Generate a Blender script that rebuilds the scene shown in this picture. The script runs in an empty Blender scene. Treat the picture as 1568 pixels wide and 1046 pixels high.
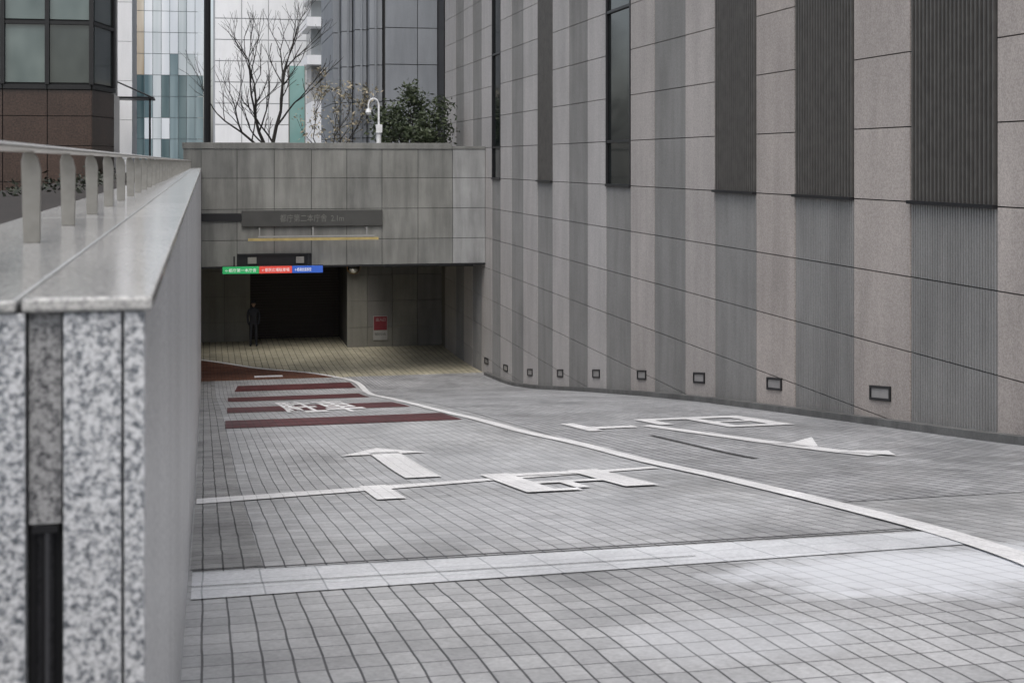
import bpy, bmesh, math, random
from mathutils import Vector, Matrix
random.seed(7)
sc=bpy.context.scene
# ---------------------------------------------------------------- materials
def newmat(name):
    m=bpy.data.materials.new(name); m.use_nodes=True
    nt=m.node_tree; b=nt.nodes['Principled BSDF']
    return m,nt,b
def N(nt,t,**kw):
    n=nt.nodes.new(t)
    for k,v in kw.items():
        if k in n.inputs: n.inputs[k].default_value=v
        else: setattr(n,k,v)
    return n
def ramp(nt,src,stops,interp='LINEAR'):
    r=nt.nodes.new('ShaderNodeValToRGB'); r.color_ramp.interpolation=interp
    e=r.color_ramp.elements
    while len(e)<len(stops): e.new(0.5)
    for i,(p,c) in enumerate(stops):
        e[i].position=p
        if not isinstance(c,(tuple,list)): c=(c,c,c)
        e[i].color=(*c[:3],1)
    nt.links.new(src,r.inputs[0]); return r.outputs[0]
def mul(nt,a,b,mode='MULTIPLY',fac=1.0):
    m=nt.nodes.new('ShaderNodeMix'); m.data_type='RGBA'; m.blend_type=mode
    if isinstance(fac,float): m.inputs[0].default_value=fac
    else: nt.links.new(fac,m.inputs[0])
    for i,v in ((6,a),(7,b)):
        if isinstance(v,tuple): m.inputs[i].default_value=(*v[:3],1)
        else: nt.links.new(v,m.inputs[i])
    return m.outputs[2]
def math_(nt,op,a,b=None,clamp=False):
    n=nt.nodes.new('ShaderNodeMath'); n.operation=op; n.use_clamp=clamp
    for i,v in enumerate((a,b)):
        if v is None: continue
        if isinstance(v,(int,float)): n.inputs[i].default_value=v
        else: nt.links.new(v,n.inputs[i])
    return n.outputs[0]
def coords(nt,scale=(1,1,1),kind='Object'):
    tc=nt.nodes.new('ShaderNodeTexCoord'); mp=nt.nodes.new('ShaderNodeMapping')
    mp.inputs['Scale'].default_value=scale
    nt.links.new(tc.outputs[kind],mp.inputs[0]); return mp.outputs[0]
def noise(nt,vec,scale,detail=3,rough=.6):
    n=N(nt,'ShaderNodeTexNoise',Scale=scale,Detail=detail,Roughness=rough)
    nt.links.new(vec,n.inputs['Vector']); return n.outputs['Fac']
def bump(nt,b,h,strength=.2,dist=.01):
    n=N(nt,'ShaderNodeBump',Strength=strength,Distance=dist)
    nt.links.new(h,n.inputs['Height']); nt.links.new(n.outputs[0],b.inputs['Normal'])
def stone(name,col,var=.25,speck=60,speckamt=.25,rough=.75,streak=.25,metal=0):
    m,nt,b=newmat(name)
    v=coords(nt)
    big=ramp(nt,noise(nt,v,.6,4),[(.3,1-var),(.7,1+var*.4)])
    sp=ramp(nt,noise(nt,v,speck,2,.7),[(.35,1-speckamt),(.65,1.0)])
    st=ramp(nt,noise(nt,coords(nt,(2.2,2.2,.3)),1.3,4,.6),[(.35,1-streak),(.6,1.0)])
    c=mul(nt,mul(nt,mul(nt,col,big),sp),st)
    nt.links.new(c,b.inputs['Base Color'])
    b.inputs['Roughness'].default_value=rough; b.inputs['Metallic'].default_value=metal
    return m
def plain(name,col,rough=.5,metal=0,var=.15,scale=8,emit=0):
    m,nt,b=newmat(name)
    c=mul(nt,col,ramp(nt,noise(nt,coords(nt),scale,2),[(.3,1-var),(.7,1.0)]))
    nt.links.new(c,b.inputs['Base Color'])
    b.inputs['Roughness'].default_value=rough; b.inputs['Metallic'].default_value=metal
    if emit:
        b.inputs['Emission Color'].default_value=(*col,1); b.inputs['Emission Strength'].default_value=emit
    return m
def granite(name,dark,mid,light,rough=.55,scale=95,bias=0):
    m,nt,b=newmat(name)
    v=coords(nt)
    a=noise(nt,v,scale,4,.68)
    c1=ramp(nt,a,[(.34+bias,dark),(.44+bias,mid),(.54+bias,light),(.66+bias,tuple(min(1,x*1.12) for x in light))])
    vo=N(nt,'ShaderNodeTexVoronoi',Scale=scale*2.1); nt.links.new(v,vo.inputs['Vector'])
    sp=ramp(nt,vo.outputs['Color'],[(.2,.74),(.55,1.0)])
    big=ramp(nt,noise(nt,coords(nt,(1,1,.3)),1.2,4),[(.35,.85),(.65,1.0)])
    nt.links.new(mul(nt,mul(nt,c1,sp),big),b.inputs['Base Color'])
    b.inputs['Roughness'].default_value=rough
    return m
def paving(name,c1,c2,mortar,bw,rh,msize=.006,stain=.35,rough=.6,offset=0.0,smooth=.25,swap=True,patches=None):
    m,nt,b=newmat(name)
    tc=nt.nodes.new('ShaderNodeTexCoord'); sx=nt.nodes.new('ShaderNodeSeparateXYZ'); cx=nt.nodes.new('ShaderNodeCombineXYZ')
    nt.links.new(tc.outputs['Object'],sx.inputs[0])
    nt.links.new(sx.outputs['Y'],cx.inputs[0 if swap else 1]); nt.links.new(sx.outputs['X'],cx.inputs[1 if swap else 0])
    br=nt.nodes.new('ShaderNodeTexBrick'); br.offset=offset; br.offset_frequency=2; br.squash=1
    for k,v in (('Scale',1.0),('Mortar Size',msize),('Mortar Smooth',smooth),('Bias',0.0),('Brick Width',bw),('Row Height',rh)):
        br.inputs[k].default_value=v
    br.inputs['Color1'].default_value=(*c1,1); br.inputs['Color2'].default_value=(*c2,1); br.inputs['Mortar'].default_value=(*mortar,1)
    wob=N(nt,'ShaderNodeTexNoise',Scale=2.5,Detail=1.0); nt.links.new(tc.outputs['Object'],wob.inputs['Vector'])
    mv=N(nt,'ShaderNodeVectorMath',operation='SCALE'); nt.links.new(wob.outputs['Color'],mv.inputs[0]); mv.inputs['Scale'].default_value=.014
    ad=N(nt,'ShaderNodeVectorMath',operation='ADD'); nt.links.new(cx.outputs[0],ad.inputs[0]); nt.links.new(mv.outputs[0],ad.inputs[1])
    nt.links.new(ad.outputs[0],br.inputs['Vector'])
    v=coords(nt)
    st=ramp(nt,noise(nt,coords(nt,(1,.45,1)),.9,5,.66),[(.34,1-stain),(.5,.90),(.68,1.12)])
    fine=ramp(nt,noise(nt,v,38,3,.75),[(.3,.76),(.7,1.1)])
    c=mul(nt,mul(nt,br.outputs['Color'],st),fine)
    if patches:
        # cement bloom: pale residue lying over the setts, ragged edges
        nz=noise(nt,v,2.6,6,.7); tot=None
        for (X,Y,rx,ry,amt) in patches:
            dx=math_(nt,'DIVIDE',math_(nt,'SUBTRACT',sx.outputs['X'],X),rx); dy=math_(nt,'DIVIDE',math_(nt,'SUBTRACT',sx.outputs['Y'],Y),ry)
            d=math_(nt,'SQRT',math_(nt,'ADD',math_(nt,'MULTIPLY',dx,dx),math_(nt,'MULTIPLY',dy,dy)))
            d=math_(nt,'ADD',d,math_(nt,'MULTIPLY',math_(nt,'SUBTRACT',nz,.5),1.5))
            mask=ramp(nt,d,[(.55,1.0),(1.0,0.0)])
            mask=math_(nt,'MULTIPLY',mask,amt)
            tot=mask if tot is None else math_(nt,'MAXIMUM',tot,mask)
        c=mul(nt,c,mul(nt,(.68,.70,.73),ramp(nt,br.outputs['Fac'],[(0,1.0),(1,.74)])),'MIX',tot)
    nt.links.new(c,b.inputs['Base Color'])
    rr=ramp(nt,noise(nt,v,1.6,3),[(.3,rough-.15),(.7,rough+.12)]); nt.links.new(rr,b.inputs['Roughness'])
    inv=N(nt,'ShaderNodeMath',operation='SUBTRACT'); inv.inputs[0].default_value=1.0; nt.links.new(br.outputs['Fac'],inv.inputs[1])
    bump(nt,b,inv.outputs[0],.4,.005)
    return m
M={}
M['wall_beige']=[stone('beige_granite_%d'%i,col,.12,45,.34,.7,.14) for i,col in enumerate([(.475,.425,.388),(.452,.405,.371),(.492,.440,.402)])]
M['wall_skylit_mid']=[stone('granite_skylit_mid_%d'%i,col,.12,45,.32,.7,.14) for i,col in enumerate([(.485,.447,.419),(.462,.428,.401),(.50,.462,.434)])]  # same stone as the beige, some distant skylight mixed into the colour
M['wall_skylit_far']=[stone('granite_skylit_far_%d'%i,col,.10,45,.30,.7,.12) for i,col in enumerate([(.505,.482,.465),(.48,.46,.445),(.52,.497,.48)])]  # same stone again, more skylight in the colour for the far columns
M['wall_grey']=[stone('grey_ribbed_%d'%i,col,.14,50,.2,.75,.16) for i,col in enumerate([(.275,.273,.266),(.25,.249,.243)])]
M['joint']=plain('joint_dark',(.03,.03,.03),.9)
M['louvre']=plain('louvre_metal',(.135,.13,.123),.45,.3,.25,5)
M['dark']=plain('dark_metal',(.02,.02,.022),.4,.3)
M['facade']=[stone('facade_concrete_%d'%i,col,.25,50,.22,.8,.3) for i,col in enumerate([(.27,.272,.252),(.24,.243,.228),(.37,.375,.37)])]
M['granite']=granite('speckled_granite',(.08,.09,.105),(.29,.305,.325),(.60,.61,.625),.55,105)
M['granite_dark']=granite('recess_granite',(.04,.04,.045),(.15,.15,.155),(.32,.32,.32),.6,115)
M['coping']=granite('polished_coping',(.26,.26,.255),(.42,.42,.41),(.52,.515,.50),.16,120)
M['side']=granite('wall_side_skylit',(.38,.39,.405),(.64,.65,.665),(.79,.80,.81),.4,90)  # same granite as the end panels, paler: grazing sky light painted in
M['steel']=plain('brushed_steel',(.60,.57,.53),.32,.8,.2,20)
M['post']=plain('post_steel',(.30,.29,.265),.4,.5,.2,20)
M['black_glass']=plain('black_glass',(.012,.016,.016),.06,0,.3,3)
M['concrete']=stone('dark_concrete',(.15,.15,.145),.3,30,.2,.85,.3)
M['interior']=[stone('interior_panel_%d'%i,col,.2,50,.15,.7,.2) for i,col in enumerate([(.24,.235,.205),(.21,.205,.19),(.36,.355,.32)])]
M['ceiling']=plain('ceiling_dark',(.07,.07,.068),.9)
M['shutter']=plain('shutter_brown',(.035,.027,.024),.6)
M['soil']=stone('soil',(.035,.028,.023),.4,20,.5,.95,0)
M['asphalt']=stone('asphalt',(.06,.06,.062),.3,40,.3,.9,0)
PATCH=[(3.55,6.45,1.25,.95,.85),(5.3,5.9,1.5,.85,.8),(2.05,5.25,.6,.5,.25),(2.3,10.0,2.0,2.2,.22),(3.0,14.5,1.9,3.6,.22),(2.2,20.5,2.0,4,.18)]
PAVE=paving('ramp_paving',(.49,.495,.50),(.38,.385,.39),(.085,.085,.09),.2,.112,.0052,.34,.48,patches=PATCH)
PAVE2=paving('ramp_paving_right',(.48,.485,.495),(.35,.355,.365),(.085,.085,.09),.22,.11,.009,.34,.48,.5)
BEIGE=paving('garage_paving',(.54,.50,.37),(.45,.42,.31),(.13,.12,.09),.22,.22,.014,.3,.6,0)
LIGHTC=paving('light_setts',(.70,.715,.735),(.63,.645,.665),(.40,.42,.44),.3,.3,.005,.26,.55,0)
RED=paving('red_setts',(.125,.03,.031),(.09,.023,.025),(.03,.02,.02),.2,.112,.006,.35,.6)
REDB=paving('redbrown_setts',(.18,.075,.04),(.14,.055,.033),(.03,.02,.02),.2,.112,.006,.3,.6)
DARKP=paving('gutter_setts',(.40,.40,.395),(.29,.29,.285),(.06,.06,.06),.2,.112,.006,.5,.6)
PAINT=paving('white_road_paint',(.86,.86,.86),(.83,.83,.83),(.60,.60,.60),.2,.112,.004,.13,.5)
# ---------------------------------------------------------------- mesh helpers
def link(ob,parent=None):
    sc.collection.objects.link(ob)
    if parent: ob.parent=parent
    return ob
def empty(name,loc=(0,0,0)):
    e=bpy.data.objects.new(name,None); e.empty_display_size=.3; e.location=loc; sc.collection.objects.link(e); return e
class MB:
    def __init__(s): s.v=[];s.f=[];s.m=[]
    def box(s,x0,x1,y0,y1,z0,z1,mi=0):
        if x0>x1:x0,x1=x1,x0
        if y0>y1:y0,y1=y1,y0
        if z0>z1:z0,z1=z1,z0
        n=len(s.v)
        s.v+=[(x0,y0,z0),(x1,y0,z0),(x1,y1,z0),(x0,y1,z0),(x0,y0,z1),(x1,y0,z1),(x1,y1,z1),(x0,y1,z1)]
        s.f+=[tuple(n+i for i in q) for q in ((0,3,2,1),(4,5,6,7),(0,1,5,4),(1,2,6,5),(2,3,7,6),(3,0,4,7))]
        s.m+=[mi]*6
    def poly(s,pts,mi=0):
        n=len(s.v); s.v+=[tuple(p) for p in pts]; s.f.append(tuple(range(n,n+len(pts)))); s.m.append(mi)
    def prism(s,pts,z0,z1,mi=0):
        n=len(s.v);k=len(pts)
        s.v+=[(p[0],p[1],z0) for p in pts]+[(p[0],p[1],z1) for p in pts]
        s.f.append(tuple(range(n+k-1,n-1,-1))); s.f.append(tuple(range(n+k,n+2*k))); s.m+=[mi,mi]
        for i in range(k):
            j=(i+1)%k; s.f.append((n+i,n+j,n+k+j,n+k+i)); s.m.append(mi)
    def tube(s,p,q,r0,r1,seg=8,mi=0):
        p=Vector(p);q=Vector(q);d=(q-p).normalized()
        u=d.orthogonal().normalized();w=d.cross(u);n=len(s.v)
        for c,r in ((p,r0),(q,r1)):
            for i in range(seg):
                a=2*math.pi*i/seg; s.v.append(tuple(c+u*math.cos(a)*r+w*math.sin(a)*r))
        for i in range(seg):
            j=(i+1)%seg; s.f.append((n+i,n+j,n+seg+j,n+seg+i)); s.m.append(mi)
        s.f.append(tuple(range(n+seg-1,n-1,-1))); s.f.append(tuple(range(n+seg,n+2*seg))); s.m+=[mi,mi]
    def obj(s,name,mats,parent=None,bevel=0,smooth=False):
        me=bpy.data.meshes.new(name); me.from_pydata(s.v,[],s.f)
        if not isinstance(mats,list): mats=[mats]
        for m in mats: me.materials.append(m)
        me.polygons.foreach_set('material_index',s.m)
        if smooth: me.polygons.foreach_set('use_smooth',[True]*len(s.f))
        me.update(); ob=bpy.data.objects.new(name,me); link(ob,parent)
        if bevel:
            bm=ob.modifiers.new('b','BEVEL'); bm.width=bevel; bm.segments=2; bm.limit_method='ANGLE'
        return ob
# ---------------------------------------------------------------- ground profile
raw=[(-60,-1.5),(0,-1.5),(5,-1.8),(12.3,-2.87),(14.39,-3.17),(16.9,-3.46),(20.65,-3.9),(24.26,-4.33),(27.88,-4.8),(32.95,-5.5),(37.67,-6.18),(41,-6.6),(45.4,-6.9),(49.6,-7.05),(90,-7.1)]
def zr(Y):
    for (a,za),(b_,zb) in zip(raw,raw[1:]):
        if a<=Y<=b_: return za+(zb-za)*(Y-a)/(b_-a)
    return raw[-1][1]
def zs(Y): return sum(zr(Y+d) for d in (-.9,-.6,-.3,0,.3,.6,.9))/7
STEP=.75
def zg(Y):
    k=math.floor(Y/STEP); a=k*STEP; t=(Y-a)/STEP
    return zs(a)*(1-t)+zs(a+STEP)*t
def drape_bm(bm,off):
    ys=[v.co.y for v in bm.verts]; a=math.floor(min(ys)/STEP)+1; b_=math.ceil(max(ys)/STEP)
    for k in range(a,b_):
        bmesh.ops.bisect_plane(bm,geom=bm.verts[:]+bm.edges[:]+bm.faces[:],plane_co=(0,k*STEP,0),plane_no=(0,1,0),dist=1e-5)
    for v in bm.verts: v.co.z=zg(v.co.y)+off
def sheet(name,polys,off,mat,parent=None):
    bm=bmesh.new()
    for p in polys:
        vs=[bm.verts.new((x,y,0)) for x,y in p]; bm.faces.new(vs)
    bmesh.ops.recalc_face_normals(bm,faces=bm.faces[:])
    for f in bm.faces:
        if f.normal.z<0: f.normal_flip()
    drape_bm(bm,off)
    me=bpy.data.meshes.new(name); bm.to_mesh(me); bm.free(); me.materials.append(mat)
    return link(bpy.data.objects.new(name,me),parent)
R=lambda x0,x1,y0,y1:[(x0,y0),(x1,y0),(x1,y1),(x0,y1)]
def ribbon(pts,w):
    out=[];L=[];Rr=[]
    for i,p in enumerate(pts):
        a=Vector(pts[max(i-1,0)]);b_=Vector(pts[min(i+1,len(pts)-1)]);d=(b_-a).normalized();n=Vector((-d.y,d.x))
        L.append(tuple(Vector(p)+n*w/2));Rr.append(tuple(Vector(p)-n*w/2))
    for i in range(len(pts)-1): out.append([Rr[i],Rr[i+1],L[i+1],L[i]])
    return out
def textmesh(body,size,offset=0):
    cu=bpy.data.curves.new('t','FONT'); cu.body=body; cu.size=size; cu.align_x='CENTER'; cu.align_y='CENTER'; cu.resolution_u=2; cu.offset=offset
    ob=bpy.data.objects.new('t',cu); sc.collection.objects.link(ob)
    dg=bpy.context.evaluated_depsgraph_get(); me=bpy.data.meshes.new_from_object(ob.evaluated_get(dg))
    bpy.data.objects.remove(ob); return me
def fit(me,x0,x1,y0,y1):
    if not len(me.vertices): return
    xs=[v.co.x for v in me.vertices];ys=[v.co.y for v in me.vertices]
    a,b_,c_,d=min(xs),max(xs),min(ys),max(ys)
    for v in me.vertices:
        u=(v.co.x-a)/(b_-a or 1);w=(v.co.y-c_)/(d-c_ or 1)
        v.co=(x0+u*(x1-x0),y0+w*(y1-y0),0)
def roadtext(name,body,x0,x1,y0,y1,off,mat,parent=None,bold=0):
    me=textmesh(body,1,bold); fit(me,x0,x1,y0,y1)
    bm=bmesh.new(); bm.from_mesh(me); bmesh.ops.triangulate(bm,faces=bm.faces[:])
    drape_bm(bm,off)
    me2=bpy.data.meshes.new(name); bm.to_mesh(me2); bm.free(); me2.materials.clear(); me2.materials.append(mat)
    return link(bpy.data.objects.new(name,me2),parent)
def walltext(name,body,x0,x1,z0,z1,y,mat,parent):
    me=textmesh(body,1); fit(me,x0,x1,z0,z1)
    for v in me.vertices: v.co=(v.co.x,y,v.co.y)
    me.materials.clear(); me.materials.append(mat)
    return link(bpy.data.objects.new(name,me),parent)
# ---------------------------------------------------------------- ramp and roads
LX=-.08
sheet('ramp_road',[R(LX,4.5,-6,45.8),R(4.5,9.0,-6,45.8)],0,PAVE)
sheet('ramp_lane_paving',[[(4.5,9.6),(9.0,9.6),(9.0,45.8),(4.5,45.8)]],.004,PAVE2)
sheet('garage_floor',[R(-12,9.0,45.8,62)],0,BEIGE)
sheet('garage_lane_paving',[[(LX,45.81),(4.1,45.81),(3.3,47.4),(1.9,49),(.4,51.2),(-1.5,52.8),(-12,54),(-12,45.81)]],.004,REDB)
sheet('gutter_paving',[R(LX+.01,.32,8.0,45.7)],.004,DARKP)
sheet('light_paving_band',[[(LX+.02,6.92),(3.0,7.08),(4.28,7.15),(4.36,7.75),(LX+.02,7.85)]],.006,LIGHTC)
line=[(2.9,1.5),(3.3,3.4),(3.68,5.0),(4.05,6.43),(4.26,7.72),(4.38,9.15),(4.48,10.8),(4.56,13.1),(4.5,16.5),(4.3,19),(4.22,22),(4.1,24.5),(4.12,28.8),(4.3,36.4),(4.6,42.4),(4.5,44.6),(4.16,45.8),(3.33,47.4),(1.9,49),(.4,51.2),(-1.5,52.8),(-6,53.6)]
def smoothpts(P,n=4):
    out=[]
    for i in range(len(P)-1):
        p0=Vector(P[max(i-1,0)]);p1=Vector(P[i]);p2=Vector(P[i+1]);p3=Vector(P[min(i+2,len(P)-1)])
        for k in range(n):
            t=k/n; out.append(tuple(.5*((2*p1)+(p2-p0)*t+(2*p0-5*p1+4*p2-p3)*t*t+(3*p1-p0-3*p2+p3)*t**3)))
    out.append(P[-1]); return out
rm=empty('road_markings')
sheet('lane_line',ribbon(smoothpts(line),.17),.012,PAINT,rm)
sheet('stop_line',[[(LX+.02,12.0),(1.45,12.5),(2.7,12.95),(4.4,13.42),(4.4,13.66),(2.7,13.2),(1.45,12.88),(LX+.02,12.5)]],.010,PAINT,rm)
sheet('lane_arrow',[R(1.90,2.25,13.6,16.8),[(1.55,16.5),(2.55,16.5),(2.07,17.4)]],.0145,PAINT,rm)
sheet('lane_dash',[R(1.38,1.62,11.55,12.95)],.014,PAINT,rm)
sheet('lane_letters',[R(2.62,2.90,11.5,13.6),R(3.50,3.80,11.6,13.6),R(2.90,3.50,13.2,13.5),R(2.90,3.50,12.3,12.5),R(3.1,3.22,11.7,12.3),R(2.90,3.1,11.5,11.7)],.0165,PAINT,rm)
sheet('exit_arrow',[[(6.02,19.2),(6.2,19.3),(6.98,13.75),(6.74,13.65)],[(6.45,15.85),(6.66,15.1),(6.84,15.1),(7.3,16.3),(6.78,15.7),(6.6,15.7)]],.014,PAINT,rm)
sheet('exit_arrow_foot',[[(6.72,14.3),(6.98,13.5),(7.2,14.1),(6.95,14.35)]],.019,PAINT,rm)
sheet('exit_letters',[R(5.1,5.3,18.6,20.2),R(5.3,5.9,18.95,19.3),R(6.3,7.95,20.1,20.5),R(7.0,7.95,18.3,18.6),R(7.68,7.95,18.6,20.1),R(6.3,6.52,19.2,20.1),R(7.0,7.2,18.6,20.1),R(7.2,7.68,19.25,19.45)],.0165,PAINT,rm)
rs=[(22.2,24.2,.27,.3,4.0,3.98),(27.1,30.0,.38,.42,3.87,3.9),(34.9,38.9,.52,.58,3.98,4.15),(42.0,43.9,.82,.95,4.4,4.4)]
sheet('red_stripe',[[(a+.05,y0),(b2,y0),(b3,y1),(a2+.05,y1)] for y0,y1,a,a2,b2,b3 in rs],.008,RED,rm)
roadtext('lane_text','駐車',1.5,3.0,25.8,32.6,.0125,PAINT,rm,.018)
sheet('garage_dash',[R(1.6,2.5,46.4,46.9)],.010,PAINT,rm)
sheet('drain_channel',[R(5.62,5.68,14.0,17.6)],.008,M['joint'])
sheet('expansion_joint',[R(LX+.02,4.3,7.86,7.9),R(LX+.02,2.6,7.30,7.315)],.011,M['joint'])
kb=MB()
y=-6
while y<45:
    a,b_=zg(y),zg(y+STEP); n=len(kb.v)
    kb.v+=[(8.82,y,a-.1),(8.82,y+STEP,b_-.1),(8.82,y+STEP,b_+.1),(8.82,y,a+.1),(8.965,y+STEP,b_+.1),(8.965,y,a+.1)]
    kb.f+=[(n,n+3,n+2,n+1),(n+3,n+5,n+4,n+2)];kb.m+=[0,0]; y+=STEP
kb.obj('kerb',M['concrete'])
g=MB()
Z=-1.52
for x0,x1,y0,y1 in ((-900,-.6,-900,1500),(-.6,9.3,-900,-6),(9.3,900,-900,1500),(-.6,9.3,62,1500)):
    g.poly([(x0,y0,Z),(x1,y0,Z),(x1,y1,Z),(x0,y1,Z)])
g.obj('ground',M['asphalt'])
# ---------------------------------------------------------------- right wall
rows=[-.52+.975*k for k in range(-8,16)]
E=[(14.88,16.96),(18.59,20.65),(22.22,24.19),(25.78,27.7),(29.33,31.25),(32.84,34.63),(36.33,38.05),(39.84,41.43),(43.05,44.37),(46.1,47.7),(49.4,51.0)]
kind={0:'L',1:'L',2:'L',3:'P',4:'W',5:'P',6:'L',7:'P',8:'W',9:'P',10:'P'}
pre=[(14.88-3.63*k,16.96-3.63*k,'L') for k in range(1,8)]
cols=sorted([(a,b_,kind[i]) for i,(a,b_) in enumerate(E)]+pre)
wall=empty('striped_building')
core=MB(); core.box(9.03,13,-11,53.4,-8,14.2); core.obj('core',M['joint'],wall)
mb=MB(); rb=MB(); lv=MB(); gl=MB()
g_=.008
def zbot(y): return zg(y)-.3
for i,(a,b_,k) in enumerate(cols):
    nxt=cols[i+1][0] if i+1<len(cols) else 53.4
    zb=zbot(b_)
    base=0 if b_<22 else (3 if b_<30 else 6)  # palette by depth: skylight on the far wall is painted into the panels
    for r in range(len(rows)-1):
        z0,z1=rows[r],rows[r+1]
        if z1<zb-.6: continue
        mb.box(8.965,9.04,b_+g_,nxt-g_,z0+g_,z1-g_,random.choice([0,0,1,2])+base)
        if z0>=-.53 and k in 'LW': continue
        rb.box(8.985,9.05,a+g_,b_-g_,z0+g_,z1-g_,random.choice([0,1]))
        n=int((b_-a)/.062)
        for j in range(n):
            yy=a+.02+(b_-a-.04)*(j+.5)/n
            rb.box(8.968,8.986,yy-.016,yy+.016,z0+g_,z1-g_,0)
    if k=='L':
        n=int((b_-a)/.095)
        for j in range(n):
            yy=a+.03+(b_-a-.06)*(j+.5)/n
            lv.box(8.95,9.028,yy-.014,yy+.014,-.50,14,0)
        lv.box(8.90,9.025,a+.01,b_-.01,-.545,-.50,1)
        for r in rows:
            if r>0: lv.box(9.0,9.029,a+.01,b_-.01,r-.02,r+.02,1)
    if k=='W':
        gl.box(9.01,9.029,a+.02,b_-.02,-.5,14,0)
        gl.box(8.95,9.0,a+.01,a+.07,-.5,14,1);gl.box(8.95,9.0,b_-.07,b_-.01,-.5,14,1)
        gl.box(8.93,9.005,a+.01,b_-.01,-.56,-.5,1)
        for r in rows[9::3]: gl.box(8.96,9.006,a+.07,b_-.07,r-.03,r+.03,1)
mb.obj('stone_panels',M['wall_beige']+M['wall_skylit_mid']+M['wall_skylit_far'],wall); rb.obj('ribbed_panels',M['wall_grey'],wall)
lv.obj('louvres',[M['louvre'],M['dark']],wall); gl.obj('windows',[M['black_glass'],M['dark']],wall)
sl=MB()
for i,(a,b_,k) in enumerate(cols[7:16]):
    nxt=cols[7+i+1][0]; yc=(b_+nxt)/2; 
    z0=zg(yc)+.33; hw=.30; h=.2; sl0=(zg(yc+.5)-zg(yc-.5))
    def P(x,y,z): return (x,yc+y,z0+z+sl0*y)
    t=.035
    for (ya,yb,za,zb_) in ((-hw,hw,0,t),(-hw,hw,h-t,h),(-hw,-hw+t,t,h-t),(hw-t,hw,t,h-t)):
        n=len(sl.v)
        sl.v+=[P(x,y,z) for x in (8.94,8.97) for y,z in ((ya,za),(yb,za),(yb,zb_),(ya,zb_))]
        sl.f+=[(n,n+3,n+2,n+1),(n+4,n+5,n+6,n+7),(n,n+1,n+5,n+4),(n+1,n+2,n+6,n+5),(n+2,n+3,n+7,n+6),(n+3,n,n+4,n+7)];sl.m+=[0]*6
    sl.poly([P(8.958,-hw+t,t),P(8.958,-hw+t,h-t),P(8.958,hw-t,h-t),P(8.958,hw-t,t)],1)
sl.obj('wall_step_lights',[M['dark'],plain('lens_grey',(.32,.31,.30),.3)],wall)
# ---------------------------------------------------------------- left granite wall
lw=empty('granite_wall')
CT=-.187
m=MB()
m.box(-.249,-.1115,2.10,45.3,-8,-.208)
m.box(-.60,-.251,2.10,45.3,-8,-.208)
m.obj('core',M['joint'],lw)
m=MB(); y=2.07
while y<45.2:
    y1=min(y+2.4,45.3); m.box(-.11,LX,y+.002,y1-.002,-8,-.2085); y=y1
m.obj('side_slabs',M['side'],lw)
m=MB()
m.box(-.1085,LX-.001,2.055,2.0695,-3,-.209)
m.box(-.190,-.1125,2.055,2.0995,-3,-.209)
m.box(-.40,-.2405,2.055,2.0995,-3,-.209)
m.box(-.60,-.403,2.055,2.0995,-3,-.209)
m.obj('end_panels',M['granite'],lw,.0012)
m=MB(); m.box(-.2365,-.1935,2.066,2.0995,-.502,-.209); m.obj('recess_panel',M['granite_dark'],lw)
m=MB(); m.box(-.236,-.194,2.085,2.0995,-3,-.503,1); m.tube((-.215,2.078,-3),(-.215,2.078,-.515),.0125,.0125,16,0); m.box(-.232,-.198,2.062,2.084,-.514,-.504,1)
m.obj('downpipe',[plain('pipe_gunmetal',(.08,.08,.085),.22,.8),M['dark']],lw)
m=MB(); y=2.045
while y<45:
    y1=min(y+3.0,45.3); m.box(-.2445,-.070,y+.0015,y1-.0015,-.2075,CT); m.box(-.61,-.2515,y+.0015,y1-.0015,-.2075,CT-.003); y=y1
m.obj('coping',M['coping'],lw,.005)
m=MB(); m.box(-.2514,-.2446,2.06,45.2,-.2079,-.1975); m.obj('coping_joint',M['joint'],lw)
hr=empty('handrail')
m=MB(); seg=14; pts=[]
for yy in (-3,45.2):
    for i in range(seg):
        a=2*math.pi*i/seg; pts.append((-.40+.024*math.cos(a),yy,.032+.0105*math.sin(a)))
m.v+=pts
for i in range(seg):
    j=(i+1)%seg; m.f.append((i,j,seg+j,seg+i)); m.m.append(0)
m.obj('rail',M['steel'],hr,0,True)
m=MB()
for k in range(-4,46):
    yy=3.5+.92*k
    if yy>45: break
    if yy<2.2: continue
    zb=CT-.003
    prof=[(-.413,zb),(-.375,zb),(-.373,-.02),(-.38,.008),(-.392,.024),(-.412,.024),(-.418,.0)]
    n=len(m.v)
    for yo in (-.006,.006): m.v+=[(x,yy+yo,z) for x,z in prof]
    K=len(prof); m.f.append(tuple(range(n,n+K)));m.f.append(tuple(range(n+2*K-1,n+K-1,-1)));m.m+=[0,0]
    for i in range(K):
        j=(i+1)%K; m.f.append((n+j,n+i,n+K+i,n+K+j));m.m.append(0)
m.obj('posts',M['post'],hr,.002)
m=MB(); m.box(-2.3,-.615,-4,45.3,-1.5,-.34); m.obj('planter_bed',M['soil'])
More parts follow.
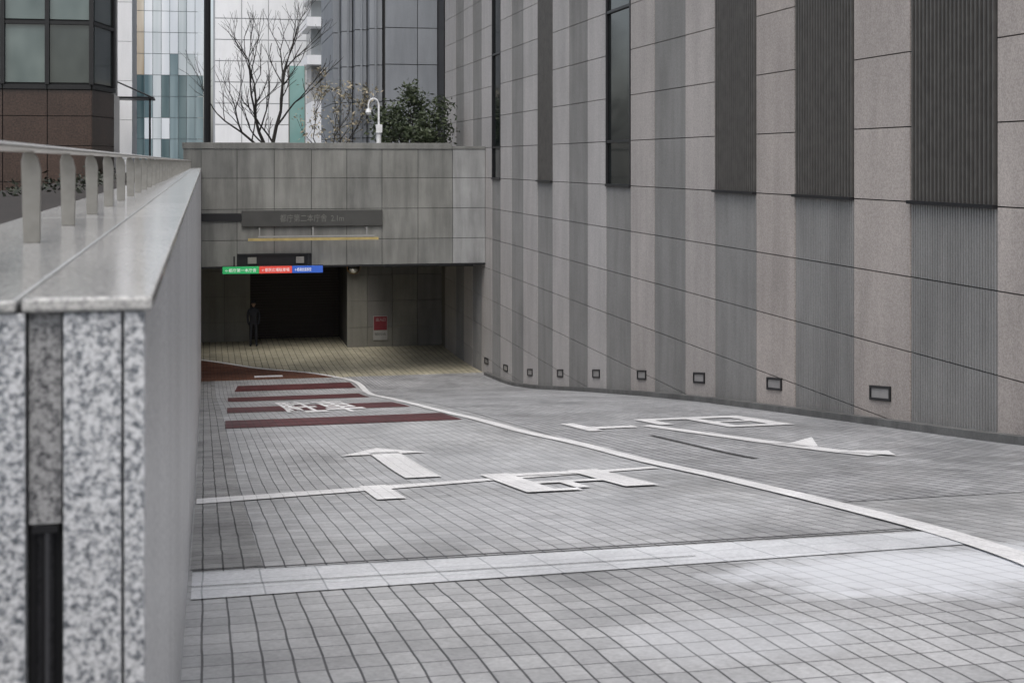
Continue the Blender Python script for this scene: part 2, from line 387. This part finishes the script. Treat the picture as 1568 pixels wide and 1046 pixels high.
# ---------------------------------------------------------------- footbridge / portal facade
br_=empty('concrete_bridge')
FY=45.44
m=MB(); m.box(-.08,9.02,FY+.04,46.9,-3.25,.35); m.box(5.9,9.02,46.9,53.3,-3.25,.35); m.box(-.62,-.081,FY+.04,53.3,-1.5,.35); m.obj('deck',M['concrete'],br_)
xs=[-.08,1.021,2.174,3.34,4.457,5.585,6.748,7.88,8.96]
zsn=[-3.29,-2.47,-1.495,-.52,.40]
m=MB()
for i in range(8):
    for j in range(4):
        z0,z1=zsn[j],zsn[j+1]; x0,x1=xs[i]+.008,xs[i+1]-.008
        yo=FY
        if j==0 and i in (1,2): z0=-2.9
        m.box(x0,x1,yo,yo+.034,z0+.008,z1-.008,2 if i==7 else random.choice([0,1,0]))
m.box(-.62,-.086,FY,FY+.034,-1.4,.40,1)
m.obj('facade_panels',M['facade'],br_)
m=MB(); m.box(-.08,8.96,FY+.035,FY+.0395,-3.29,.4); m.obj('facade_joints',M['joint'],br_)
m=MB(); m.box(-.66,7.86,FY-.03,FY+.4,.405,.60); m.box(7.87,8.962,FY-.02,FY+.4,.405,.50); m.obj('parapet_coping',M['facade'][1],br_,.01)
m=MB(); m.box(-.079,9.0,FY-.001,FY+.3,-3.34,-3.292); m.obj('soffit_edge',M['dark'],br_)
m=MB(); m.box(1.03,3.33,FY-.06,FY+.03,-2.94,-2.90,0); m.box(1.03,3.33,FY+.02,FY+.034,-3.285,-2.945,0)
m.box(1.35,1.62,FY-.08,FY+.01,-3.2,-3.0,1); m.box(2.85,3.1,FY-.08,FY+.01,-3.2,-3.0,1)
m.obj('fixture_niche',[M['dark'],M['post']],br_)
m=MB(); m.box(-.07,1.15,FY-.05,FY-.002,-1.86,-1.62); m.obj('dark_band',M['dark'],br_)
sg=empty('building_name_sign')
SGM=plain('sign_plate',(.075,.075,.07),.5,.3,.2,2)
m=MB(); m.box(1.162,5.585,FY-.10,FY-.003,-2.04,-1.53); m.obj('plate',SGM,sg,.01)
LET=plain('sign_letters',(.16,.16,.145),.5)
walltext('letters','都庁第二本庁舎  2.1m',2.35,4.35,-1.9,-1.66,FY-.105,LET,sg)
cb=empty('height_clearance_bar')
YEL=plain('yellow_bar',(.46,.36,.14),.5,0,.3,3); GRY=plain('bar_grey',(.30,.30,.29),.5)
m=MB(); m.box(1.35,5.42,FY-.42,FY-.36,-2.47,-2.39,0); m.box(1.65,5.3,FY-.41,FY-.37,-2.36,-2.32,1)
for x in (1.7,3.36,5.05):
    m.box(x-.02,x+.02,FY-.41,FY-.37,-2.32,-2.06,1); m.box(x-.02,x+.02,FY-.369,FY-.003,-2.12,-2.08,1)
m.obj('bar',[YEL,GRY],cb)
ds=empty('direction_sign')
cols3=[('green',(.03,.38,.12),.57,1.68),('red',(.65,.07,.05),1.69,2.70),('blue',(.03,.10,.45),2.71,3.66)]
for nme,col,x0,x1 in cols3:
    mm=plain('sign_'+nme,col,.4,0,.05,3,.35)
    b0=MB(); b0.box(x0,x1,FY-.45,FY-.30,-3.48,-3.27); b0.obj(nme+'_panel',mm,ds)
WH=plain('sign_white',(.8,.8,.8),.4,0,.05,3,.3)
for txt,x0,x1 in (('←都庁第一本庁舎',.65,1.6),('←都民広場駐車場',1.77,2.62),('←都議会議事堂',2.79,3.3)):
    walltext('text',txt,x0,x1,-3.43,-3.32,FY-.454,WH,ds)
m=MB(); m.box(.55,3.68,FY-.29,FY-.24,-3.50,-3.25); m.box(.9,.95,FY-.29,FY-.25,-3.26,-2.95); m.box(3.2,3.25,FY-.29,FY-.25,-3.26,-2.95); m.obj('bracket',M['dark'],ds)
# ---------------------------------------------------------------- garage interior
gi=empty('garage_interior')
m=MB()
m.box(-12,9.02,53.31,62,-3.5,-3.3,1); m.box(-12,-.08,45.9,53.3,-3.5,-3.3,1)
m.box(-12,-11.8,45.5,62,-7.3,-3.5,0)
m.box(-.2,1.79,57,57.3,-7.3,-3.5,0); m.box(-12,-.9,57,57.3,-7.3,-3.5,0)
m.box(-12,9,58.5,58.8,-7.3,-3.5,0)
m.box(5.35,6.1,54.2,58,-7.3,-3.3,0)
m.box(-12,-.1,45.5,45.8,-7.3,-3.3,0)
m.obj('structure',[M['concrete'],M['ceiling']],gi)
m=MB()
for i in range(3):
    for j in range(4):
        m.box(6.11+i*.96,6.11+(i+1)*.96-.012,54.17,54.3,-7.3+j,-7.3+j+.988,random.choice([0,1]))
for j in range(4): m.box(5.33,6.098,54.15,54.199,-7.3+j,-7.3+j+.988,0)
for i in range(2):
    for j in range(4): m.box(-.2+i*1.0,-.2+(i+1)*1.0-.012,56.93,56.995,-7.3+j,-7.3+j+.988,2)
for i in range(8):
    m.box(8.965,9.03,53.4+.01+i*.8,54.2+i*.8,-7.3,-3.3,0)
m.obj('wall_panels',M['interior'],gi)
m=MB()
for k in range(34): m.box(1.8,5.34,57.6,57.63+.02*(k%2),-7.1+k*.11,-7.1+k*.11+.1)
m.obj('roller_shutter',M['shutter'],gi)
m=MB()
for yy in (47.6,50.0,52.5): m.box(5.95,8.96,yy,yy+.35,-3.55,-3.251)
m.obj('beams',M['ceiling'],gi)
m=MB(); m.box(-.6,9.02,53.31,53.6,-3.3,.1); m.obj('retaining_wall',M['concrete'])
ws=empty('warning_sign')
m=MB(); m.box(6.32,6.86,54.13,54.168,-6.8,-5.88,1); m.box(6.34,6.84,54.12,54.129,-6.42,-5.9,0)
m.obj('board',[plain('sign_red2',(.20,.018,.028),.5),plain('sign_grey',(.35,.35,.33),.5)],ws)
walltext('text','出入口',6.42,6.78,-6.08,-5.96,54.117,M['coping'],ws); walltext('text_2','関係者以外立入禁止',6.38,6.8,-6.62,-6.52,54.127,M['dark'],ws)
tm=empty('convex_mirror')
bm=bmesh.new(); bmesh.ops.create_uvsphere(bm,u_segments=20,v_segments=10,radius=.24)
for v in bm.verts: v.co.z*=.3
bmesh.ops.rotate(bm,verts=bm.verts[:],cent=(0,0,0),matrix=Matrix.Rotation(math.radians(80),3,'X'))
bmesh.ops.translate(bm,verts=bm.verts[:],vec=(5.55,53.9,-4.0))
me=bpy.data.meshes.new('mirror'); bm.to_mesh(me); bm.free(); me.materials.append(plain('mirror_glass',(.5,.48,.4),.08,1)); link(bpy.data.objects.new('mirror',me),tm)
m=MB(); m.tube((5.55,53.95,-4.0),(5.55,54.15,-3.9),.03,.03); m.tube((5.55,53.93,-4.0),(5.55,53.99,-4.0),.26,.25,20); m.obj('bracket',plain('mirror_orange',(.4,.2,.06),.5),tm)
# ---------------------------------------------------------------- standing guard
pe=empty('security_guard',(0,0,0))
px,py=1.86,55.3; pz=zg(py)
J={'pel':(0,0,.92),'sp':(0,0,1.12),'ch':(0,0,1.32),'nk':(0,0,1.46),'hd':(0,-.01,1.54),
 'lh':(-.09,0,.88),'lk':(-.10,-.02,.48),'la':(-.11,.01,.09),'lt':(-.12,-.13,.04),
 'rh':(.09,0,.88),'rk':(.10,-.02,.48),'ra':(.11,.01,.09),'rt':(.12,-.13,.04),
 'ls':(-.17,0,1.38),'le':(-.23,.02,1.12),'lw':(-.19,-.1,.90),'lf':(-.17,-.13,.83),
 'rs':(.17,0,1.38),'re':(.23,.02,1.12),'rw':(.19,-.1,.90),'rf':(.17,-.13,.83)}
rad={'pel':.15,'sp':.135,'ch':.155,'nk':.06,'hd':.06,'lh':.095,'lk':.075,'la':.055,'lt':.04,'ls':.075,'le':.058,'lw':.045,'lf':.035}
for k in list(rad):
    if k[0]=='l': rad['r'+k[1:]]=rad[k]
ed=[('pel','sp'),('sp','ch'),('ch','nk'),('nk','hd'),('pel','lh'),('lh','lk'),('lk','la'),('la','lt'),('pel','rh'),('rh','rk'),('rk','ra'),('ra','rt'),('ch','ls'),('ls','le'),('le','lw'),('lw','lf'),('ch','rs'),('rs','re'),('re','rw'),('rw','rf')]
ks=list(J); me=bpy.data.meshes.new('body'); me.from_pydata([(px+J[k][0],py+J[k][1],pz+J[k][2]) for k in ks],[(ks.index(a),ks.index(b_)) for a,b_ in ed],[])
UNI=plain('navy_uniform',(.022,.024,.032),.8); SKIN=plain('skin',(.40,.26,.19),.6)
me.materials.append(UNI); bo=link(bpy.data.objects.new('body',me),pe)
bo.modifiers.new('s','SKIN'); bo.modifiers.new('u','SUBSURF').levels=1; bo.modifiers['u'].render_levels=2
if not len(me.skin_vertices):
    bpy.context.view_layer.objects.active=bo
    try: bpy.ops.mesh.customdata_skin_add()
    except Exception: pass
for i,k in enumerate(ks):
    try: me.skin_vertices[0].data[i].radius=(rad[k],rad[k]*.85)
    except Exception: pass
try: me.skin_vertices[0].data[0].use_root=True
except Exception: pass
bm=bmesh.new(); bmesh.ops.create_uvsphere(bm,u_segments=20,v_segments=14,radius=1)
for v in bm.verts:
    v.co=Vector((v.co.x*.077,v.co.y*.095,v.co.z*.118))
    if v.co.z<-.05: v.co.x*=.82
    if v.co.y<-.085 and abs(v.co.x)<.02 and -.04<v.co.z<.02: v.co.y-=.02
    v.co+=Vector((px,py-.015,pz+1.615))
me=bpy.data.meshes.new('head'); bm.to_mesh(me); bm.free(); me.materials.append(SKIN); link(bpy.data.objects.new('head',me),pe)
m=MB(); m.tube((px,py-.005,pz+1.66),(px,py-.005,pz+1.75),.098,.09,18); m.tube((px,py-.05,pz+1.662),(px,py-.05,pz+1.672),.1,.1,18)
m.box(px-.035,px-.018,py-.112,py-.1,pz+1.62,pz+1.63);m.box(px+.018,px+.035,py-.112,py-.1,pz+1.62,pz+1.63)
m.obj('cap_and_eyes',UNI,pe)
# ---------------------------------------------------------------- brown corner building
bb=empty('brown_granite_building')
BG=stone('brown_granite',(.088,.055,.041),.35,22,.6,.3,.15); FR=plain('window_frame_dark',(.03,.03,.03),.4,.5)
def winmat(name,c1,c2,sc_=(.8,.8,.5),rough=.08):
    m_,nt,b=newmat(name)
    cc=ramp(nt,noise(nt,coords(nt,sc_),1.0,2),[(.35,c1),(.65,c2)])
    nt.links.new(cc,b.inputs['Base Color']); b.inputs['Roughness'].default_value=rough
    b.inputs['Specular IOR Level'].default_value=.8
    return m_
WG=winmat('teal_glass',(.07,.10,.098),(.15,.19,.182)); WGd=winmat('teal_glass_dark',(.02,.03,.03),(.06,.075,.07))
m=MB(); m.prism([(-14,40.1),(-3.0,40.1),(-2.56,42),(-2.56,44.8),(-14,44.8)],-1.5,16,0); m.obj('core',FR,bb)
m=MB()
def facew(p,q,z0,z1,mi,off=0.0,th=.08):
    p=Vector(p);q=Vector(q);d=(q-p).normalized();n=Vector((d.y,-d.x))
    a=p+n*off;b_=q+n*off;a2=a-n*th;b2=b_-n*th
    m.prism([tuple(a),tuple(b_),tuple(b2),tuple(a2)],z0,z1,mi)
xsb=[-2.97-1.14*k for k in range(10)]
for k in range(9):
    a=(xsb[k+1]+.012,40);b_=(xsb[k]-.012,40)
    for z0,z1 in ((-1.5,-.55),(-.53,.42),(.44,1.22),(1.24,1.93)): facew(a,b_,z0,z1,0)
    facew(a,b_,1.95,2.07,1,.06,.14)
    for r in range(8):
        z0=2.09+1.7*r
        facew((a[0]+.05,40.03),(b_[0]-.05,40.03),z0+.04,z0+1.6,2 if (k+r)%4 else 3,0,.04)
        facew(a,b_,z0+1.6,z0+1.69,1,.05,.12)
    m.box(xsb[k]-.055,xsb[k]+.055,39.90,40.09,2.08,16,1)
for z0,z1 in ((-1.5,-.55),(-.53,.42),(.44,1.22),(1.24,1.93)): facew((-2.955,40.01),(-2.5,42),z0,z1,0)
facew((-2.955,40.01),(-2.5,42),1.95,2.07,1,.05,.14)
for r in range(8):
    z0=2.09+1.7*r; facew((-2.9,40.2),(-2.55,41.8),z0+.04,z0+1.6,3); facew((-2.94,40.03),(-2.5,42),z0+1.6,z0+1.69,1,.04,.12)
facew((-2.53,41.85),(-2.49,42),2.08,16,1,.04)
for z0,z1 in ((-1.5,1.93),): facew((-2.5,42.02),(-2.5,44.8),z0,z1,0)
m.obj('cladding',[BG,FR,WG,WGd],bb)
# ---------------------------------------------------------------- background buildings
WHT=stone('white_tile',(.84,.85,.86),.04,20,.04,.5,.06)
def gridbuilding(name,x0,x1,y,z1,dx,dz,mats,zo=-1.5,depth=12,gap=.03,coremat=None):
    e=empty(name); m=MB(); m.box(x0,x1,y+.05,y+depth,zo,z1); m.obj('core',coremat or M['joint'],e)
    m=MB(); x=x0
    while x<x1-.01:
        xa=min(x+dx,x1); z=zo
        while z<z1-.01:
            za=min(z+dz,z1); m.box(x+gap/2,xa-gap/2,y,y+.06,z+gap/2,za-gap/2,random.randrange(len(mats))); z=za
        x=xa
    m.obj('panels',mats,e); return e
LG=plain('joint_light',(.42,.43,.44),.8)
gridbuilding('white_tiled_building',.6,12,82,40,1.5,1.2,[WHT],gap=.05,coremat=LG)
e=empty('white_office_building')
m=MB()
xa,xb=5.6,12
m.box(xa,xb,76,80,-1.5,3.2,0)
m.box(xa-.3,xb,75.2,80,7.1,7.6,0); m.box(xa-.3,xb,75.2,80,5.1,5.6,0); m.box(xa,xb,76.6,80,5.6,7.1,1); m.box(xa,xb,76.4,80,3.2,5.1,2)
m.box(xa-.2,xb,75.4,80,8.6,9.3,0);m.box(xa,xb,76.5,80,7.6,8.6,1); m.box(xa,xb,76,80,9.3,30,0)
m.obj('storeys',[WHT,winmat('office_glass',(.20,.22,.23),(.38,.40,.40),rough=.2),plain('grey_spandrel',(.45,.45,.44),.6)],e)
GT=[winmat('tower_glass_%d'%i,a,b_,(.9,.25,.07),.06) for i,(a,b_) in enumerate([((.12,.18,.20),(.30,.38,.40)),((.40,.46,.48),(.62,.67,.69)),((.05,.085,.095),(.16,.22,.23)),((.40,.33,.24),(.66,.62,.54)),((.65,.70,.74),(.80,.83,.86))])]  # whitish and golden panes hold sky and city reflections as base colour
e=empty('glass_tower')
m=MB(); m.box(-5.6,-.5,110.06,125,-1.5,60); m.obj('core',plain('mullion_blue',(.22,.26,.28),.5),e)
m=MB(); x=-5.6; ci=0
while x<-.55:
    low=[0,2,0,1,2,0,2,0][ci%8]; hi_=[4,3,4,1,4,4,1,4][ci%8]
    z=-1.5; br0=random.uniform(5,9)
    while z<60:
        c_=low if z<br0 else hi_
        if random.random()<.07: c_=random.choice([0,1,2,4])
        m.box(x+.02,x+.62-.02,110,110.06,z+.02,z+1.58,c_); z+=1.6
    x+=.62; ci+=1
m.obj('curtain_wall',GT,e)
gridbuilding('white_pier_building',-3.75,-2.85,60,20,.9,1.6,[WHT],gap=.02,coremat=LG,depth=4)
m=MB(); m.box(-3.3,-1.9,57,59,2.45,2.52); m.tube((-3.3,57.1,3.1),(-2.0,57.1,2.52),.03,.03); m.tube((-2.05,57.1,-1.5),(-2.05,57.1,2.45),.04,.04); m.obj('entrance_canopy',M['dark'])
m=MB(); m.tube((.13,54.5,.1),(.13,54.5,14),.13,.12,16); m.tube((.13,54.5,.1),(.13,54.5,.5),.2,.18,16); m.obj('lamp_column',M['dark'])
m=MB(); m.box(3.5,4.12,60,60.05,.3,4.0,0); m.box(3.46,3.5,59.98,60.07,.3,4.05,1); m.box(4.12,4.16,59.98,60.07,.3,4.05,1); m.obj('glass_screen',[winmat('teal_screen',(.22,.42,.40),(.30,.50,.48)),M['post']])
tg=[stone('tower_grey_%d'%i,col,.1,30,.1,.6,.12) for i,col in enumerate([(.30,.32,.345),(.275,.295,.32)])]
e=gridbuilding('grey_stone_tower',7.0,9.1,56,24,2.1*.62,1.45,tg,zo=-.5,depth=10,gap=.03)
m=MB()
for i,(x0,x1,yy) in enumerate([(6.45,6.95,56.5),(5.95,6.40,57.2),(5.5,5.9,58.0),(5.2,5.46,58.8)]):
    z=-.5
    while z<24: m.box(x0,x1,yy,yy+6,z+.012,z+1.43,i%2); z+=1.45
    m.box(x0+.2,x0+.26,yy-.12,yy-.002,-.5,24,1)
m.obj('stepped_fins',tg,e)
m=MB(); m.box(9.11,9.4,54.5,60,-.5,20); m.obj('recess',M['dark'],e)
# ---------------------------------------------------------------- planting
BARK=plain('bark_dark',(.03,.027,.025),.9)
def leafmat(name,a,b_):
    m_,nt,b=newmat(name)
    nt.links.new(ramp(nt,noise(nt,coords(nt),3.5,3),[(.35,a),(.65,b_)]),b.inputs['Base Color']); b.inputs['Roughness'].default_value=.55
    return m_
LEAF=leafmat('leaf_green',(.022,.035,.016),(.075,.095,.048)); LEAF2=leafmat('leaf_pale',(.20,.19,.12),(.42,.36,.27))
DLEAF=leafmat('leaf_dark',(.010,.014,.008),(.025,.03,.016))
def branch(m,p,d,l,r,depth,tips):
    segs=3; q=Vector(p); d=Vector(d).normalized()
    for s_ in range(segs):
        d2=(d+Vector((random.uniform(-.16,.16),random.uniform(-.16,.16),random.uniform(-.04,.14)))).normalized()
        q2=q+d2*l/segs
        m.tube(q,q2,r*(1-.28*s_/segs),r*(1-.28*(s_+1)/segs),5 if depth>2 else 7); q=q2;d=d2
        if depth<6 and s_<segs-1 and random.random()<.62:
            sd=(d+Vector((random.choice((-1,1))*random.uniform(.5,1.0),random.uniform(-.7,.7),random.uniform(-.1,.5)))).normalized()
            branch(m,q,sd,l*random.uniform(.45,.7),r*.5,depth+2,tips)
    tips.append(q.copy())
    if depth<6:
        for k in range(2):
            sd=(d+Vector((random.uniform(-.6,.6),random.uniform(-.6,.6),random.uniform(0,.35)))).normalized()
            branch(m,q,sd,l*random.uniform(.66,.86),r*.62,depth+1,tips)
random.seed(21)
m=MB(); tips=[]
for d,l,r in (((-.35,.1,1),1.75,.075),((.12,-.1,1),1.95,.085),((-.75,.1,.8),1.55,.06)):
    branch(m,(2.6,57,.1),d,l,r,1,tips)
m.tube((2.6,57,-.5),(2.6,57,.2),.12,.1,9)
m.obj('bare_tree',BARK)
def leaves(m,centers,n,rad,size,mi=1):
    for _ in range(n):
        c_=random.choice(centers); v=Vector((random.gauss(0,1),random.gauss(0,1),random.gauss(0,1)))*rad*.5+Vector(c_)
        d=Vector((random.uniform(-1,1),random.uniform(-1,1),random.uniform(-.6,.8))).normalized(); u=d.orthogonal().normalized()
        u=Matrix.Rotation(random.uniform(0,6.28),3,d)@u; s_=size*random.uniform(.6,1.3)
        m.poly([v-d*s_,v+u*s_*.42,v+d*s_,v-u*s_*.42],mi)
random.seed(5)
m=MB(); cs=[]
for k in range(40):
    a=random.uniform(0,6.28); rr=random.uniform(.1,1.35); h=random.uniform(.35,1.0)*(2.3-.6*abs(rr))
    tip=Vector((7.05+math.cos(a)*rr*1.1,49.5+math.sin(a)*rr*.8,.35+h)); cs.append(tip)
    mid=Vector((7.05,49.5,.3)).lerp(tip,.5)+Vector((0,0,-.15)); m.tube((7.05+random.uniform(-.3,.3),49.5,.1),mid,.03,.02,5,0); m.tube(mid,tip,.02,.008,5,0)
for k in range(14): cs.append(Vector((random.uniform(6.0,8.5),49.3+random.uniform(-.4,.4),random.uniform(.5,.95))))
leaves(m,cs,4600,.34,.085)
m.obj('evergreen_shrub',[BARK,LEAF])
random.seed(9)
m=MB(); tips=[]
for d in ((-.4,0,1),(.2,.1,1),(.6,-.1,.8)): branch(m,(4.75,56,-.3),d,1.35,.03,3,tips)
leaves(m,tips,750,.26,.08); m.obj('blossom_shrub',[BARK,LEAF2])
random.seed(3)
m=MB(); cs=[Vector((random.uniform(-2.2,-1.3),random.uniform(14,34),random.uniform(-.40,-.34))) for _ in range(60)]
leaves(m,cs,1500,.16,.045,0); m.obj('ground_cover_plants',[DLEAF])
cc=empty('security_camera')
CW=plain('camera_white',(.75,.76,.77),.35)
m=MB(); X0,Y0=5.62,46.6
m.tube((X0,Y0,.3),(X0,Y0,1.15),.085,.075,14); m.tube((X0,Y0,1.15),(X0,Y0,1.22),.11,.11,14); m.tube((X0,Y0,1.22),(X0,Y0,1.85),.035,.035,10)
pr=None
for k in range(11):
    a=math.pi*k/10; q=(X0-.17+.17*math.cos(a),Y0,1.85+.22*math.sin(a))
    if pr: m.tube(pr,q,.03,.03,10)
    pr=q
m.tube(pr,(pr[0],Y0,1.72),.03,.03,10); m.tube((pr[0],Y0,1.74),(pr[0],Y0,1.62),.06,.10,14); m.tube((pr[0],Y0,1.62),(pr[0],Y0,1.54),.10,.055,14)
m.obj('post_and_dome',CW,cc)
m=MB(); m.box(X0-.1,X0+.1,Y0-.12,Y0-.07,.95,1.2); m.obj('junction_box',CW,cc)
# ---------------------------------------------------------------- light
w=bpy.data.worlds.new('World'); sc.world=w; w.use_nodes=True; nt=w.node_tree
bg=nt.nodes['Background']; sky=nt.nodes.new('ShaderNodeTexSky'); sky.sky_type='NISHITA'; sky.sun_disc=False
EL,AZ=math.radians(62),math.radians(200)
sky.sun_elevation=EL; sky.sun_rotation=AZ; sky.air_density=1; sky.dust_density=4; sky.ozone_density=1
hs=nt.nodes.new('ShaderNodeHueSaturation'); hs.inputs['Saturation'].default_value=.5; hs.inputs['Value'].default_value=1.5
nt.links.new(sky.outputs[0],hs.inputs['Color']); nt.links.new(hs.outputs[0],bg.inputs[0]); bg.inputs[1].default_value=.15
sd=bpy.data.lights.new('sun','SUN'); sd.energy=1.2; sd.angle=math.radians(45); sd.color=(1,.98,.95)
so=bpy.data.objects.new('sun',sd); link(so)
dirv=Vector((math.sin(AZ)*math.cos(EL),math.cos(AZ)*math.cos(EL),math.sin(EL)))
so.rotation_euler=dirv.to_track_quat('Z','Y').to_euler(); so.location=(0,0,30)
# ---------------------------------------------------------------- camera
cam=bpy.data.cameras.new('camera'); co=bpy.data.objects.new('camera',cam); link(co); sc.camera=co
cam.sensor_width=36; cam.lens=36*2178/1568; cam.shift_y=-(523-248)/1568; cam.clip_end=3000; cam.clip_start=.05
co.rotation_euler=(math.radians(90),0,-math.atan(472/2178))
cam.dof.use_dof=True; cam.dof.focus_distance=22; cam.dof.aperture_fstop=8
sc.view_settings.view_transform='Standard'; sc.view_settings.look='None'; sc.view_settings.exposure=0
